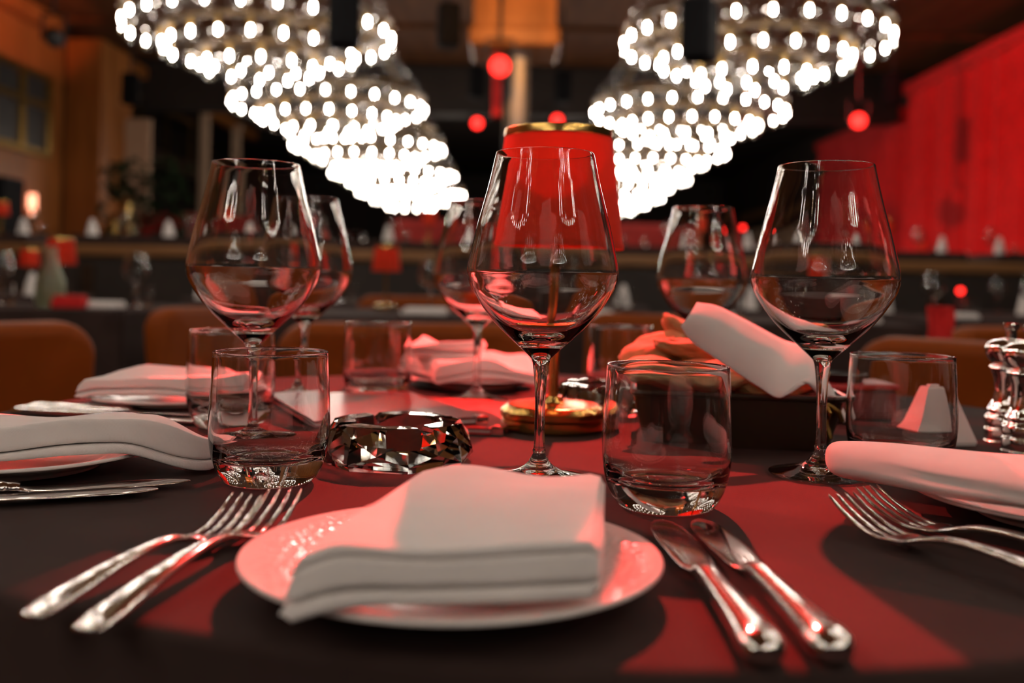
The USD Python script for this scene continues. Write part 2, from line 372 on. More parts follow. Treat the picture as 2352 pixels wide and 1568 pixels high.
# ================================================================== chandeliers
def make_chandelier():
    t = thing('chandelier', '-', 'chandelier', (0, 0, 0))
    tiers = [(1.0, 0.0, 26), (.72, -.135, 20), (.44, -.255, 12)]
    for r, z, n in tiers:
        part(t, 'hoop', loop_lathe([(r-.02, z+.095), (r+.02, z+.095), (r+.02, z+.13), (r-.02, z+.13)], 40), M['bronze_dark'], smooth=30)
    for r, z, n in tiers:
        for k in range(n):
            a = 2*PI*(k+.5*(n % 4 == 0))/n
            m = lathe([(0, -.030), (.0055, -.027), (.0088, -.017), (.0094, -.004), (.0080, .011), (.0065, .023), (0, .026)], 10)
            b = part(t, 'bulb', shifted(m, r*math.cos(a), r*math.sin(a), z), M['bulb_glow'], smooth=True)
            b2 = lathe([(0, .026), (.016, .026), (.019, .060), (.013, .100), (0, .100)], 8)
            part(b, 'socket', shifted(b2, r*math.cos(a), r*math.sin(a), z), M['brass_dark'])
    S = []
    for (r0, z0, r1, z1, n) in ((1.0, .16, .62, .75, 52), (.72, .02, 1.0, .13, 40), (.44, -.10, .72, .0, 28)):
        for k in range(n):
            a = 2*PI*k/n
            p0, p1 = np.array([r0*math.cos(a), r0*math.sin(a), z0]), np.array([r1*math.cos(a), r1*math.sin(a), z1])
            m = trimesh.creation.icosphere(0, .011); nb = 7
            for q in range(nb):
                f = q/(nb-1); pp = p0*(1-f)+p1*f; pp[2] -= .10*math.sin(PI*f)*(.3+.7*f)
                S.append(shifted(m, *pp))
    bead = trimesh.creation.icosphere(1, .012)
    for r, z, n in tiers:
        for k in range(n):
            for da, dz in ((-.055, -.01), (.055, -.01), (-.028, -.062), (.028, -.062)):
                a = 2*PI*(k+.5*(n % 4 == 0))/n + da/r; S.append(shifted(bead, r*math.cos(a), r*math.sin(a), z+dz))
    part(t, 'crystal_strands', cat(*S), M['crystal_strand'], smooth=False, kind='stuff')
    part(t, 'top_hoop', loop_lathe([(.58, .74), (.66, .74), (.66, .82), (.58, .82)], 40), M['brass_dark'], smooth=30)
    part(t, 'canopy', lathe([(0, 1.50), (.20, 1.50), (.20, 1.44), (.05, 1.40), (0, 1.40)], 24), M['brass_dark'])
    for k in range(4):
        a = PI/4+k*PI/2
        part(t, 'hanging_rod', tube([(.62*math.cos(a), .62*math.sin(a), .80), (.12*math.cos(a), .12*math.sin(a), 1.45)], .012, 6), M['brass_dark'])
    return t
chand = make_chandelier(); CZ = 2.725
first = True
ORD = ['nearest', 'second', 'third', 'fourth', 'fifth and farthest']
for side, x in (('left', -1.96), ('right', 1.82)):
    for k in range(-4, 5):
        y = 7.5 + 2.8*k; zk = CZ - .02*max(k, 0)*2.8
        lab = f'{ORD[k]} tiered bulb chandelier in view of the {side} row' if k >= 0 else 'tiered bulb chandelier hanging overhead or behind, outside the picture'
        grp = f'chandeliers of the {side} row' if k >= 0 else 'chandeliers outside the picture'
        if first: place(chand, (x, y, zk)); retag(chand, lab, grp); first = False
        else: dup(chand, lab, (x, y, zk), 0.03*k, grp)
        top, roof = zk + 1.5, RZ - (.15 if y > 15.35 else 0)
        if roof - top > .03:
            t = thing('ceiling_rose', f'brass stem on the ceiling above the {ORD[k]} chandelier of the {side} row', 'ceiling rose', (x, y, top))
            part(t, 'stem', lathe([(0, .0005), (.04, .0005), (.04, roof-top-.02), (0, roof-top-.02)], 16), M['brass_dark']); part(t, 'disc', lathe([(0, roof-top-.022), (.12, roof-top-.022), (.12, roof-top-.001), (0, roof-top-.001)], 24), M['brass_dark'])

# hanging black loudspeakers and stage lights
def speaker(loc, rz, label):
    t = thing('loudspeaker', label, 'loudspeaker', loc, rz, 'hanging loudspeakers')
    part(t, 'cabinet', box(.19, .20, .38, (0, 0, 0), .02), M['speaker_black']); part(t, 'grille', box(.165, .02, .35, (0, -.10, 0), .006), M['speaker_black'])
    part(t, 'bracket', tube([(0, .05, .17), (0, .05, max(.3, (RZ if loc[1] < 15 else RZ-.16)-loc[2]))], .015, 8), M['matt_black'])
SPK = [((300, 205, 12.0), 'dark grey loudspeaker beside the orange pillar at the left wall'), ((790, 40, 6.1), 'black loudspeaker hanging inside the nearest left chandelier ring'),
       ((1607, 70, 6.1), 'black loudspeaker hanging inside the nearest right chandelier ring'), ((2050, 205, 11.5), 'black loudspeaker beside the top corner of the bright red curtain'),
       ((1030, 60, 8.6), 'black loudspeaker hanging left of the wooden ceiling casing'), ((1095, 190, 12.), 'grey loudspeaker hanging left of the mirrored column'),
       ((1292, 200, 12.), 'grey loudspeaker hanging right of the mirrored column')]
for i, (p, lab) in enumerate(SPK):
    q = P(*p); speaker(q, -.5 if q[0] > 1 else .2, lab)

def stage_light(loc, aim, power, cone, soft, label, lens='red_lens', radius=.05, light=True, color=RED):
    t = thing('stage_spotlight', label, 'spotlight', loc)
    d = np.array(aim, float) - np.array(loc, float); d /= np.linalg.norm(d)
    R = trimesh.geometry.align_vectors([0, 0, 1], d)
    def put(m): m = m.copy(); m.apply_transform(R); return m
    part(t, 'housing', put(lathe([(0, -.30), (.07, -.28), (.09, -.16), (.09, .02), (.082, .02), (.08, -.03), (0, -.03)], 24)), M['matt_black'])
    part(t, 'lens', put(shifted(lathe([(0, -.006), (.078, -.006), (.078, .004), (0, .004)], 24), 0, 0, -.012)), M[lens], label='glowing red lens')
    for s in (-1, 1): part(t, 'yoke_arm', tube([(s*.11, 0, -.02), (s*.11, 0, .22)], .012, 6), M['matt_black'])
    part(t, 'yoke_bar', tube([(-.11, 0, .22), (.11, 0, .22)], .012, 6), M['matt_black'])
    part(t, 'hanger', tube([(0, 0, .22), (0, 0, max(.3, RZ-loc[2]-.02))], .014, 6), M['matt_black'])
    if light:
        l = UsdLux.SphereLight.Define(stage, str(t.GetPath()) + '/beam')
        l.CreateRadiusAttr(radius); l.CreateIntensityAttr(power); l.CreateColorAttr(color)
        z = -d; x = np.cross([0, 0, 1], z); x /= np.linalg.norm(x); y = np.cross(z, x); o = d*.03
        l.AddTransformOp().Set(Gf.Matrix4d(*x, 0, *y, 0, *z, 0, *o, 1))
        s = UsdLux.ShapingAPI.Apply(l.GetPrim()); s.CreateShapingConeAngleAttr(cone); s.CreateShapingConeSoftnessAttr(soft)
    return t
tc = lambda x, y: (x, y, TABLE)
stage_light((.44, 4.95, 3.62), tc(.055, .59), SPOT_MAIN, 2.6, .05, 'red stage spotlight aimed at the dining table from the middle of the ceiling')
stage_light((-2.75, 3.4, 3.1), tc(.26, .70), SPOT_LEFT, 5.0, .15, 'red stage spotlight aimed across the table from the left')
stage_light((3.1, 3.4, 3.0), tc(-.34, 1.00), SPOT_RIGHT, 3.9, .25, 'red stage spotlight aimed across the table from the right')
q = P(1972, 277, 11.0); stage_light(q, (1.0, 2.0, 1.6), 0, 20, .4, 'red glowing spotlight hanging in front of the red curtains', light=False)
stage_light((1.2, 8.2, 3.9), (RX1, 12.6, 2.0), SPOT_CURTAIN, 24, .5, 'red stage spotlight washing the bright red curtain from the ceiling')
for i, (px, py, y, lab) in enumerate(((1096, 283, 15.0, 'small red spotlight left of the mirrored column'), (1280, 276, 15.0, 'small red spotlight right of the mirrored column'), (1148, 152, 8.0, 'bright red spotlight on the left side of the mirrored column'))):
    q = P(px, py, y); stage_light(q, q + np.array([0, -5, -1.0]), 0, 20, .3, lab, light=False)
q = P(40, 60, 9.5); stage_light(q + np.array([.35, 0, -.1]), (RX0+.1, 11.9, 4.0), SPOT_BACK*4, 16, .6, 'red spotlight washing the cornice of the left wall', color=(1.0, .22, .07))
q = P(1180, -120, 6.5); stage_light(q, (ca.GetAttribute('xformOp:translate').Get()[0], 8.3, 3.0), SPOT_BACK*2.4, 24, .4, 'amber spotlight washing the wooden casing', lens='warm_lens', color=(1.0, .42, .12))

# ================================================================== tables
def cloth_skirt(r, drop, n, folds, amp, seed, flat=6):
    """Round cloth: flat top to radius r, then hanging with folds; a closed thin body."""
    rr = np.random.RandomState(seed); a = np.arange(n)*2*PI/n
    f = np.zeros(n)
    for k in range(3): f += np.sin(a*(folds+k*3) + rr.rand()*6)*(.6, .35, .25)[k]
    rows = [(0.0, 0.0, 0.0)] + [(r*q, 0.0, 0.0) for q in np.linspace(.15, .985, flat)] + [(r*.995, -.0012, 0), (r+.001, -.005, .02), (r+.003, -.02, .12)] + [(r+.004+.10*q, -drop*q, q) for q in np.linspace(.12, 1, 7)]
    prof = []
    V, F, idx = [], [], []
    for side in (0, 1):
        for R, z, k in rows:
            z = z - .0015*side; R = max(R - (.0015 if k > 0 else 0)*side, 0)
            if R < 1e-9: idx.append([len(V)]); V.append((0, 0, z)); continue
            q = R + amp*k*f
            idx.append(list(range(len(V), len(V)+n))); V += list(np.stack([q*np.cos(a), q*np.sin(a), np.full(n, z)], 1))
    h = len(idx)//2
    def strip(A, B, rev):
        for i in range(n):
            j = (i+1) % n
            q = [(A[0], B[i], B[j])] if len(A) == 1 else [(A[i], B[i], B[j]), (A[i], B[j], A[j])]
            F.extend([t[::-1] for t in q] if rev else q)
    for i in range(h-1): strip(idx[i], idx[i+1], False); strip(idx[h+i], idx[h+i+1], True)
    strip(idx[h-1], idx[2*h-1], False)
    return trimesh.Trimesh(np.array(V, float), np.array(F), process=False)
TC, TR = (.055, .888), .548
tb = thing('dining_table', 'round dining table in front hidden under its black cloth', 'table', (*TC, 0))
part(tb, 'tabletop', lathe([(0, .722), (TR-.012, .722), (TR-.008, .728), (TR-.008, .744), (TR-.012, .747), (0, .747)], 72), M['chair_leg'])
part(tb, 'column', lathe([(0, .02), (.05, .02), (.045, .4), (.05, .722), (0, .722)], 24), M['chair_leg'])
part(tb, 'foot', lathe([(0, 0), (.28, 0), (.27, .02), (.05, .04), (0, .04)], 32), M['chair_leg'])
cl = thing('tablecloth', 'black linen cloth spread over the round table in front', 'tablecloth', (*TC, TABLE))
part(cl, 'cloth', cloth_skirt(TR, .48, 240, 11, .020, 4), M['black_cloth'], smooth=50)
# soft crease ridges pressed into the cloth
# ================================================================== glassware
def make_wine_glass():
    t = thing('wine_glass', '-', 'wine glass')
    foot = [(0, .0016), (.030, .0004), (.0352, .0004), (.0360, .0012), (.0354, .0021), (.028, .0037), (.016, .0066), (.0085, .0112), (.0050, .0165), (.0041, .0185), (.0046, .0200), (.0038, .0225)]
    stem = [(.0035, .034), (.0034, .048), (.0038, .060), (.0046, .071), (.0057, .0795)]
    outer = [(.0068, .0825), (.0120, .0875), (.0215, .0962), (.0316, .1058), (.0400, .1160), (.0462, .1255), (.0496, .1320), (.0511, .1378), (.0513, .1420), (.0506, .1480), (.0482, .1590), (.0452, .1720), (.0415, .1860), (.0375, .2020), (.0334, .2210)]
    inner = [(.0323, .2210), (.0364, .2020), (.0404, .1860), (.0441, .1720), (.0470, .1590), (.0493, .1480), (.0500, .1420), (.0497, .1385), (.0480, .1330), (.0445, .1265), (.0382, .1175), (.0296, .1082), (.0200, .1010), (.0100, .0975), (0, .0965)]
    o = np.vstack([spline(foot, 4), spline(stem, 4), spline(outer, 5)]); i = spline(inner, 5)
    rim = [(.03285 + .0005*math.cos(q), .2212 + .0005*math.sin(q)) for q in np.linspace(.4, PI-.4, 5)]
    prof = [(max(r, 0), z) for r, z in np.vstack([o, rim, i])]; prof[0] = (0, prof[0][1]); prof[-1] = (0, prof[-1][1])
    # three open shells that meet edge to edge: together one closed body of glass
    n1 = next(k for k, p in enumerate(prof) if p[1] > .0226); n2 = next(k for k, p in enumerate(prof) if p[1] > .0823)
    for nm, a, b in (('foot', 0, n1), ('stem', n1, n2), ('bowl', n2, len(prof)-1)): part(t, nm, lathe(prof[a:b+1], 96), M['glass'], smooth=True)
    return t
def make_tumbler():
    t = thing('tumbler', '-', 'glass')
    o = spline([(0, .0030), (.015, .0024), (.0225, .0008), (.0262, .0005), (.0300, .0032), (.0338, .0095), (.0366, .0175), (.0382, .0270), (.0388, .0370), (.0386, .0490), (.0378, .0660), (.0367, .0848)], 6)
    i = spline([(.0354, .0848), (.0365, .0660), (.0372, .0490), (.0373, .0370), (.0364, .0275), (.0335, .0210), (.0260, .0172), (.0150, .0158), (.008, .0160), (0, .0163)], 6)
    rim = [(.03605 + .00085*math.cos(q), .0850 + .0009*math.sin(q)) for q in np.linspace(.1, PI-.1, 7)]
    prof = [(max(r, 0), z) for r, z in np.vstack([o, rim, i])]; prof[0] = (0, prof[0][1]); prof[-1] = (0, prof[-1][1])
    part(t, 'body', lathe(prof, 96), M['glass'], smooth=40)
    return t
EPS = .0004
WG, TU = make_wine_glass(), make_tumbler()
GL = [((1237, 1103), 'tall wine glass in front of the red lamp shade, sharp and nearest the camera'),
      ((1884, 1092), 'wine glass at right with its foot beside the rolled white napkin'),
      (P(576, 1040, .762), 'wine glass at left rising behind the front left tumbler'),
      (P(697, 920, 1.085), 'blurred wine glass behind the left wine glass, half overlapped by it'),
      (P(1094, 905, 1.09), 'blurred wine glass behind the dark red menu, left of the lamp'),
      (P(1606, 930, 1.11), 'blurred wine glass behind the bread basket napkin')]
for i, (p, lab) in enumerate(GL):
    q = T(*p) if len(p) == 2 else np.array([p[0], p[1], TABLE]); q[2] = TABLE + EPS
    if i == 0: place(WG, q); retag(WG, lab)
    else: dup(WG, lab, q, .3*i)
TL = [((1528, 1166), 'clear thick-based tumbler at front right of the plate, before the bread basket'), ((617, 1108), 'clear thick-based tumbler above the front forks, left of the crystal ashtray'),
      (P(529, 985, .872), 'tumbler before the back left plate, just behind the front left tumbler'), (P(866, 913, 1.10), 'blurred tumbler behind the dark red menu'),
      (P(1424, 917, 1.135), 'blurred tumbler behind the brass lamp base'), (P(2067, 1078, .725), 'tumbler at right before the white wedge holder, behind the rolled napkin')]
for i, (p, lab) in enumerate(TL):
    q = T(*p) if len(p) == 2 else np.array([p[0], p[1], TABLE]); q[2] = TABLE + EPS
    if i == 0: place(TU, q); retag(TU, lab)
    else: dup(TU, lab, q, .5*i)

def make_ashtray():
    t = thing('crystal_ashtray', '-', 'ashtray')
    pts = []
    for r, z, o in ((.054, .0, 0), (.0575, .005, 0), (.0565, .012, .5), (.0530, .022, 0), (.0485, .0295, .5), (.0470, .030, 0)):
        for k in range(8): a = (k+o)*PI/4; pts.append((r*math.cos(a), r*math.sin(a), z))
    b = man(trimesh.convex.convex_hull(np.array(pts)))
    bowl = []
    for r, z in ((.026, .010), (.0370, .040)):
        for k in range(8): a = (k+.5)*PI/4; bowl.append((r*math.cos(a), r*math.sin(a), z))
    b = b - man(trimesh.convex.convex_hull(np.array(bowl)))
    for k in range(4):
        c = trimesh.creation.cylinder(.0055, .06, sections=10); c = turned(c, PI/2, (0, 1, 0)); c = shifted(c, .05, 0, .031); b = b - man(turned(c, k*PI/2+.3))
    part(t, 'body', to_tri(b), M['crystal'], smooth=False)
    return t
AS = make_ashtray(); q = T(912, 1058); q[2] = TABLE+EPS; place(AS, q, .25); retag(AS, 'faceted crystal ashtray in front of the menu, right of the front left tumbler')
q = P(1392, 922, 1.02); q[2] = TABLE+EPS; dup(AS, 'blurred faceted crystal ashtray behind the brass lamp base', q, .9)

# ================================================================== plates, napkins
PRF = [(0, .0022), (.045, .0022), (.050, .0004), (.054, .0004), (.056, .0030), (.064, .0058), (.080, .0100), (.0905, .0126), (.0925, .0138), (.0918, .0152), (.0895, .0150), (.078, .0128), (.064, .0090), (.056, .0062), (.045, .0052), (0, .0050)]
def make_plate():
    t = thing('plate', '-', 'plate')
    p = spline(PRF[1:-1], 4); prof = [PRF[0]] + [tuple(x) for x in p] + [PRF[-1]]
    part(t, 'body', lathe(prof, 128), M['embossed'], smooth=60)
    return t
PL = make_plate()
PC = dict(front=np.array([-.024, .434]), left=np.array([-.338, .672]), backleft=np.array([-.335, 1.00]), back=np.array([-.045, 1.245]), right=np.array([.338, .585]))
for i, (k, lab) in enumerate((('front', 'white plate with embossed rim under the folded napkin in front'), ('left', 'white plate under the long napkin at the left edge'), ('backleft', 'blurred white plate under the red-lit napkin at back left'),
                              ('back', 'blurred white plate under the loosely folded napkin at the back of the table'), ('right', 'white plate under the rolled napkin at the right edge'))):
    q = (*PC[k], TABLE+EPS)
    if i == 0: place(PL, q); retag(PL, lab)
    else: dup(PL, lab, q, .4*i)

def napkin(name, label, quad, layers, th, zfun, seed, mat_='napkin_linen', nu=46, wav=.0016, curl=0.0, rnd=.10, endpinch=.35):
    """A cloth folded back and forth: serpentine section (v, layer) run across u and mapped on the four corners NL, NR, FR, FL."""
    line = []
    for k in range(layers):
        z = (k+.5)*th; pts = [(v, z + .12*th*math.sin(9*v + k)) for v in np.linspace(.02 + .012*k, 1-.006*k, 26)]
        line += pts if k % 2 == 0 else pts[::-1]
    # stretch v to metres so that the offset is even
    L = (np.linalg.norm(np.array(quad[3])-quad[0]) + np.linalg.norm(np.array(quad[2])-quad[1]))/2
    g = LineString([(v*L, z) for v, z in line]).buffer(th*.47, quad_segs=5)
    if g.geom_type != 'Polygon': g = max(g.geoms, key=lambda s: s.area)
    g = Polygon(g.exterior).simplify(th*.02)
    ring = np.array(g.exterior.coords)[:-1]
    n = len(ring); us = (1-np.cos(np.linspace(0, PI, nu)))/2
    tv, tf = trimesh.creation.triangulate_polygon(Polygon(ring), engine='earcut')
    V = []; H = layers*th
    nl, nr, fr_, fl = (np.array(q, float) for q in quad)
    rs = np.random.RandomState(seed); off = rs.rand(3)*50
    for iu, u in enumerate(us):
        d = min(u, 1-u)
        pinch = 1 - endpinch*(1-smoothstep(d, 0, .03))
        for v_, z in ring:
            v = v_/L
            uu = u + .006*math.sin(7*z/th + v*3) * (1 if d < .02 else 0)
            # rounded far corners
            dv = 1-v; cut = rnd*(1-math.sqrt(max(0, 1-(max(0, rnd-dv)/rnd)**2))) if rnd > 0 else 0
            us_ = .5 + (uu-.5)*(1-2*cut)
            b = nl*(1-us_)*(1-v) + nr*us_*(1-v) + fr_*us_*v + fl*(1-us_)*v
            zz = H/2 + (z-H/2)*pinch
            k = zz/H
            w = (meshkit.noise(np.array([[b[0]*22+off[0], b[1]*22+off[1], k*.8]]), seed)[0]-.5)*2*wav*(0.3+k*1.6)
            zz = zz + w - curl*k*(1-smoothstep(u, 0, .16))*(1-.5*v)
            V.append((b[0] + w*.8, b[1] + w*.6, zfun(b[0], b[1]) + zz))
    F = []
    for i in range(nu-1):
        for k in range(n):
            l = (k+1) % n; a, b2 = i*n, (i+1)*n
            F += [(a+k, b2+k, b2+l), (a+k, b2+l, a+l)]
    V = np.array(V)
    key = {tuple(np.round(p, 9)): i for i, p in enumerate(ring)}
    mp = [key.get(tuple(np.round(p, 9)), int(np.argmin(((ring-p)**2).sum(1)))) for p in tv]
    tt = np.array([[mp[x] for x in f] for f in tf])
    F = np.vstack([np.array(F), tt, tt[:, ::-1] + (nu-1)*n])
    m = trimesh.Trimesh(V, F, process=False); m.merge_vertices(); trimesh.repair.fix_normals(m)
    c = np.array([*np.mean([q[:2] for q in quad], 0), TABLE])
    m.vertices -= c
    t = thing(name, label, 'napkin', c); part(t, 'cloth', m, M[mat_], smooth=55)
    return t
def on_plate(k, h=.0155):
    c = PC[k]
    return lambda x, y: TABLE + .0022 + h*(1-smoothstep(math.hypot(x-c[0], y-c[1]), .088, .135))
xy = lambda *a: T(*a)[:2]
napkin('folded_napkin', 'white linen napkin folded in thick layers on the front plate', [xy(640, 1330, .030), xy(1372, 1306, .030), xy(1392, 1138, .028), xy(975, 1098, .032)], 4, .0056, on_plate('front'), 3, curl=.003, rnd=.12, wav=.0022)
napkin('folded_napkin', 'long white napkin lying over the plate at the left edge', [(-.375, .580), xy(500, 1062, .008), xy(545, 972, .030), (-.41, .70)], 3, .0060, on_plate('left', .0150), 5, curl=.0, rnd=.05, wav=.004)
napkin('folded_napkin', 'white napkin glowing red on the back left plate behind the tumbler', [(-.41, .928), (-.260, .942), (-.252, 1.03), (-.385, 1.08)], 3, .0058, on_plate('backleft'), 9, rnd=.06, wav=.004)
napkin('folded_napkin', 'loosely folded white napkin on the plate at the back of the table', [(-.085, 1.145), (.035, 1.165), (.02, 1.33), (-.15, 1.31)], 3, .0062, on_plate('back'), 12, rnd=.08, wav=.006)
napkin('folded_napkin', 'upper red-lit fold of a second napkin on the plate at the back', [(-.125, 1.20), (-.035, 1.19), (-.03, 1.28), (-.12, 1.29)], 2, .0085, lambda x, y: TABLE+.0385, 14, rnd=.05, wav=.004)
ax = np.array([.085, -.112]); ax /= np.linalg.norm(ax)
st = spline([(0, .004, .003, .030), (.003, .012, .008, .030), (.012, .019, .0108, .0290), (.035, .0225, .0120, .0300), (.07, .0270, .0125, .0310), (.11, .0320, .0130, .0315), (.16, .0370, .0132, .0320), (.21, .0400, .0130, .0318), (.25, .0390, .0120, .0315), (.262, .0340, .009, .0310)], 7)
m = sections([(*r, .10*r[0] + .010) for r in st], 40, 2.5); v = m.vertices
v += ((meshkit.noise(v*np.array([24, 30, 30]), 4)-.5)*.005)[:, None]*np.array([.2, .5, 1.])
k = smoothstep(v[:, 0], .03, .08)*np.exp(-((v[:, 2]-.029)/.0016)**2); v[:, 1] += .0035*k*np.sign(v[:, 1]*0-1)*-1
m = turned(m, math.atan2(ax[1], ax[0]))
t = thing('rolled_napkin', 'thick white napkin with a rounded end lying over the right plate', 'napkin', (*xy(1890, 1048, .03), TABLE+.001)); part(t, 'cloth', m, M['napkin_linen'], smooth=70)

# ================================================================== cutlery
def make_fork(S, W):
    t = thing('fork', '-', 'fork')
    def sections(st, *a): return _sections([(x*S, w*W, h, z, *y) if not y else (x*S, w*W, h, z, y[0]*W) for x, w, h, z, *y in st], *a)
    st = []
    for x, w, h, z in ((0, .0035, .0010, .0030), (.002, .0068, .0014, .0032), (.006, .0072, .0020, .0036), (.014, .0079, .0023, .0044), (.035, .0072, .0024, .0066), (.060, .0057, .0023, .0092), (.085, .0047, .0019, .0110), (.105, .0037, .0020, .0113), (.120, .0034, .0021, .0104), (.130, .0036, .0020, .0088)): st.append((x, w, h, z))
    q = spline(st, 4); part(t, 'handle', sections([tuple(r) for r in q], 16), M['steel'], smooth=60)
    st = [(.128, .0036, .0019, .0092), (.134, .0048, .0016, .0080), (.140, .0085, .0013, .0066), (.146, .0113, .0012, .0054), (.153, .0122, .0012, .0050), (.1555, .0124, .0012, .0047)]
    part(t, 'head', sections([tuple(r) for r in spline(st, 4)], 18, 4.0), M['steel'], smooth=60)
    for y in (-.0104, -.0035, .0035, .0104):
        st = [(.1545, .0020, .0012, .0048, y), (.162, .0018, .0012, .0042, y), (.175, .0016, .0012, .0064, y*.985), (.190, .0013, .0011, .0118, y*.96), (.2005, .0009, .0008, .0172, y*.94), (.2035, .0003, .0003, .0190, y*.935)]
        part(t, 'tine', sections([tuple(r) for r in spline(st, 4)], 10, 2.6), M['steel'], smooth=60)
    return t
def make_knife():
    t = thing('knife', '-', 'knife')
    st = [(0, .0030, .0022, .0050), (.0012, .0058, .0042, .0050), (.005, .0082, .0055, .0056), (.012, .0090, .0058, .0060), (.024, .0080, .0056, .0060), (.050, .0066, .0050, .0058), (.080, .0056, .0045, .0056), (.093, .0056, .0046, .0056), (.096, .0050, .0040, .0055), (.099, .0056, .0040, .0053), (.103, .0050, .0034, .0050)]
    part(t, 'handle', sections([tuple(r) for r in spline(st, 4)], 20, 2.4), M['steel'], smooth=50)
    st = [(.101, .0046, .0026, .0046), (.106, .0064, .0017, .0042), (.114, .0088, .0012, .0040), (.135, .0099, .0011, .0040), (.160, .0103, .0010, .0040), (.180, .0094, .0009, .0040), (.191, .0070, .0008, .0040), (.197, .0042, .0006, .0040), (.1995, .0012, .0004, .0040)]
    b = [(x, w, h, z, .0015*smoothstep(x, .11, .19)) for x, w, h, z in spline(st, 4)]
    part(t, 'blade', sections(b, 14, 2.0), M['steel'], smooth=50)
    return t
FK, FS, KN = make_fork(.885, .93), make_fork(.755, .86), make_knife()
def lay(proto, a, b, label, first, L=0):
    a, b = np.array(a), np.array(b); d = b-a
    if L: a = b - d/np.linalg.norm(d)*L
    rz = math.atan2(d[1], d[0]); loc = (a[0], a[1], TABLE+EPS)
    if first: place(proto, loc, rz); retag(proto, label)
    else: dup(proto, label, loc, rz)
lay(FS, xy(66, 1420, .003), xy(575, 1132, .019), 'shorter steel fork at front left, farther from the plate', True)
lay(FK, xy(192, 1452, .003), xy(660, 1120, .019), 'longer steel fork at front left with its tines beside the plate rim', True)
e = xy(2085, 1262, .004); f_tip = xy(1908, 1122, .014); ee = xy(2352, 1262, .016)
d = (ee-e)/np.linalg.norm(ee-e)
lay(FK, (.264, .388), (.182, .562), 'nearer of the two steel forks at right below the rolled napkin', False)
lay(FK, (.302, .418), (.208, .575), 'farther of the two steel forks at right, against the right plate', False)
lay(KN, xy(1762, 1502, .006), xy(1527, 1203, .003), 'steel knife beside the front plate, inner one of the pair', True)
lay(KN, xy(1925, 1498, .006), xy(1615, 1200, .003), 'steel knife at front right, outer one of the pair', False)
lay(KN, (-.386, .545), xy(458, 1104, .004), 'steel knife by the left plate with its blade tip farther right', False)
lay(KN, (-.398, .522), xy(415, 1122, .004), 'steel knife by the left plate, nearer the camera', False)
lay(KN, xy(30, 945, .005), xy(268, 955, .005), 'blurred steel knife at the far left edge of the table', False)
lay(KN, xy(62, 938, .005), xy(290, 944, .005), 'blurred steel knife behind another at the far left edge of the table', False)

# ================================================================== red brass lamp
def make_lamp():
    t = thing('table_lamp', '-', 'table lamp')
    part(t, 'base', lathe([(0, 0), (.0440, 0), (.0462, .0012), (.0468, .0030), (.0468, .0098), (.0455, .0108), (.0480, .0116), (.0486, .0130), (.0486, .0172), (.0478, .0184), (.0430, .0222), (.0400, .0230), (.012, .0236), (.010, .0260), (.0085, .030), (0, .030)], 72), M['brass'], smooth=25)
    part(t, 'pole', tube([(0, 0, .028), (0, 0, .12), (0, 0, .235)], .0048, 20), M['brass'], smooth=60)
    s = part(t, 'shade', loop_lathe([(.0605, .166), (.0612, .166), (.0545, .224), (.0488, .270), (.0481, .270), (.0538, .224)], 120, lambda a, z: .0035*np.cos(15*a)), M['red_shade'], smooth=60)
    part(s, 'brass_ring', loop_lathe([(.0470, .2655), (.0494, .2655), (.0500, .2662), (.0495, .2722), (.0488, .2730), (.0474, .2730)], 96), M['brass'], smooth=40, label='shiny brass band round the top of the shade')
    part(s, 'lower_hem', loop_lathe([(.0606, .1648), (.0618, .1648), (.0618, .1690), (.0606, .1690)], 96), M['red_shade'], smooth=40)
    part(t, 'bulb', shifted(trimesh.creation.icosphere(2, .014), 0, 0, .222), M['lamp_bulb'], smooth=True)
    part(t, 'socket', lathe([(0, .19), (.009, .19), (.009, .21), (0, .21)], 20), M['brass_dark'])
    return t
LP = make_lamp(); q = T(1269, 985); q[2] = TABLE+EPS
place(LP, q); retag(LP, 'brass table lamp with red fabric shade behind the tall front wine glass')

# ================================================================== menus, basket, mills
def menu(label, c, rz, z, mt, size=(.15, .24), th=.006, paper=True):
    t = thing('menu_folder', label, 'menu', (c[0], c[1], TABLE+EPS+z), rz)
    part(t, 'cover', rounded_slab(*size, .0016, .004, .0006, (0, 0, th-.0008)), M[mt]); part(t, 'back_cover', rounded_slab(*size, .0016, .004, .0006, (0, 0, .0008)), M[mt])
    part(t, 'pages', box(size[0]-.008, size[1]-.008, th-.0034, (.001, 0, th/2)), M['paper_white'])
    for sx, sy in ((1, -1), (1, 1)):
        part(t, 'corner_cap', box(.012, .012, th+.001, (sx*(size[0]/2-.005), sy*(size[1]/2-.005), th/2), .0008), M['chrome'], label='pale metal corner')
menu('bright red menu folder under the dark one beside the lamp base', (-.062, .962), math.radians(-10), 0, 'menu_red', (.15, .20))
menu('glossy dark red menu folder lying on top, behind the ashtray', (-.134, .940), math.radians(26), .0062, 'menu_leather', (.15, .215), .007)

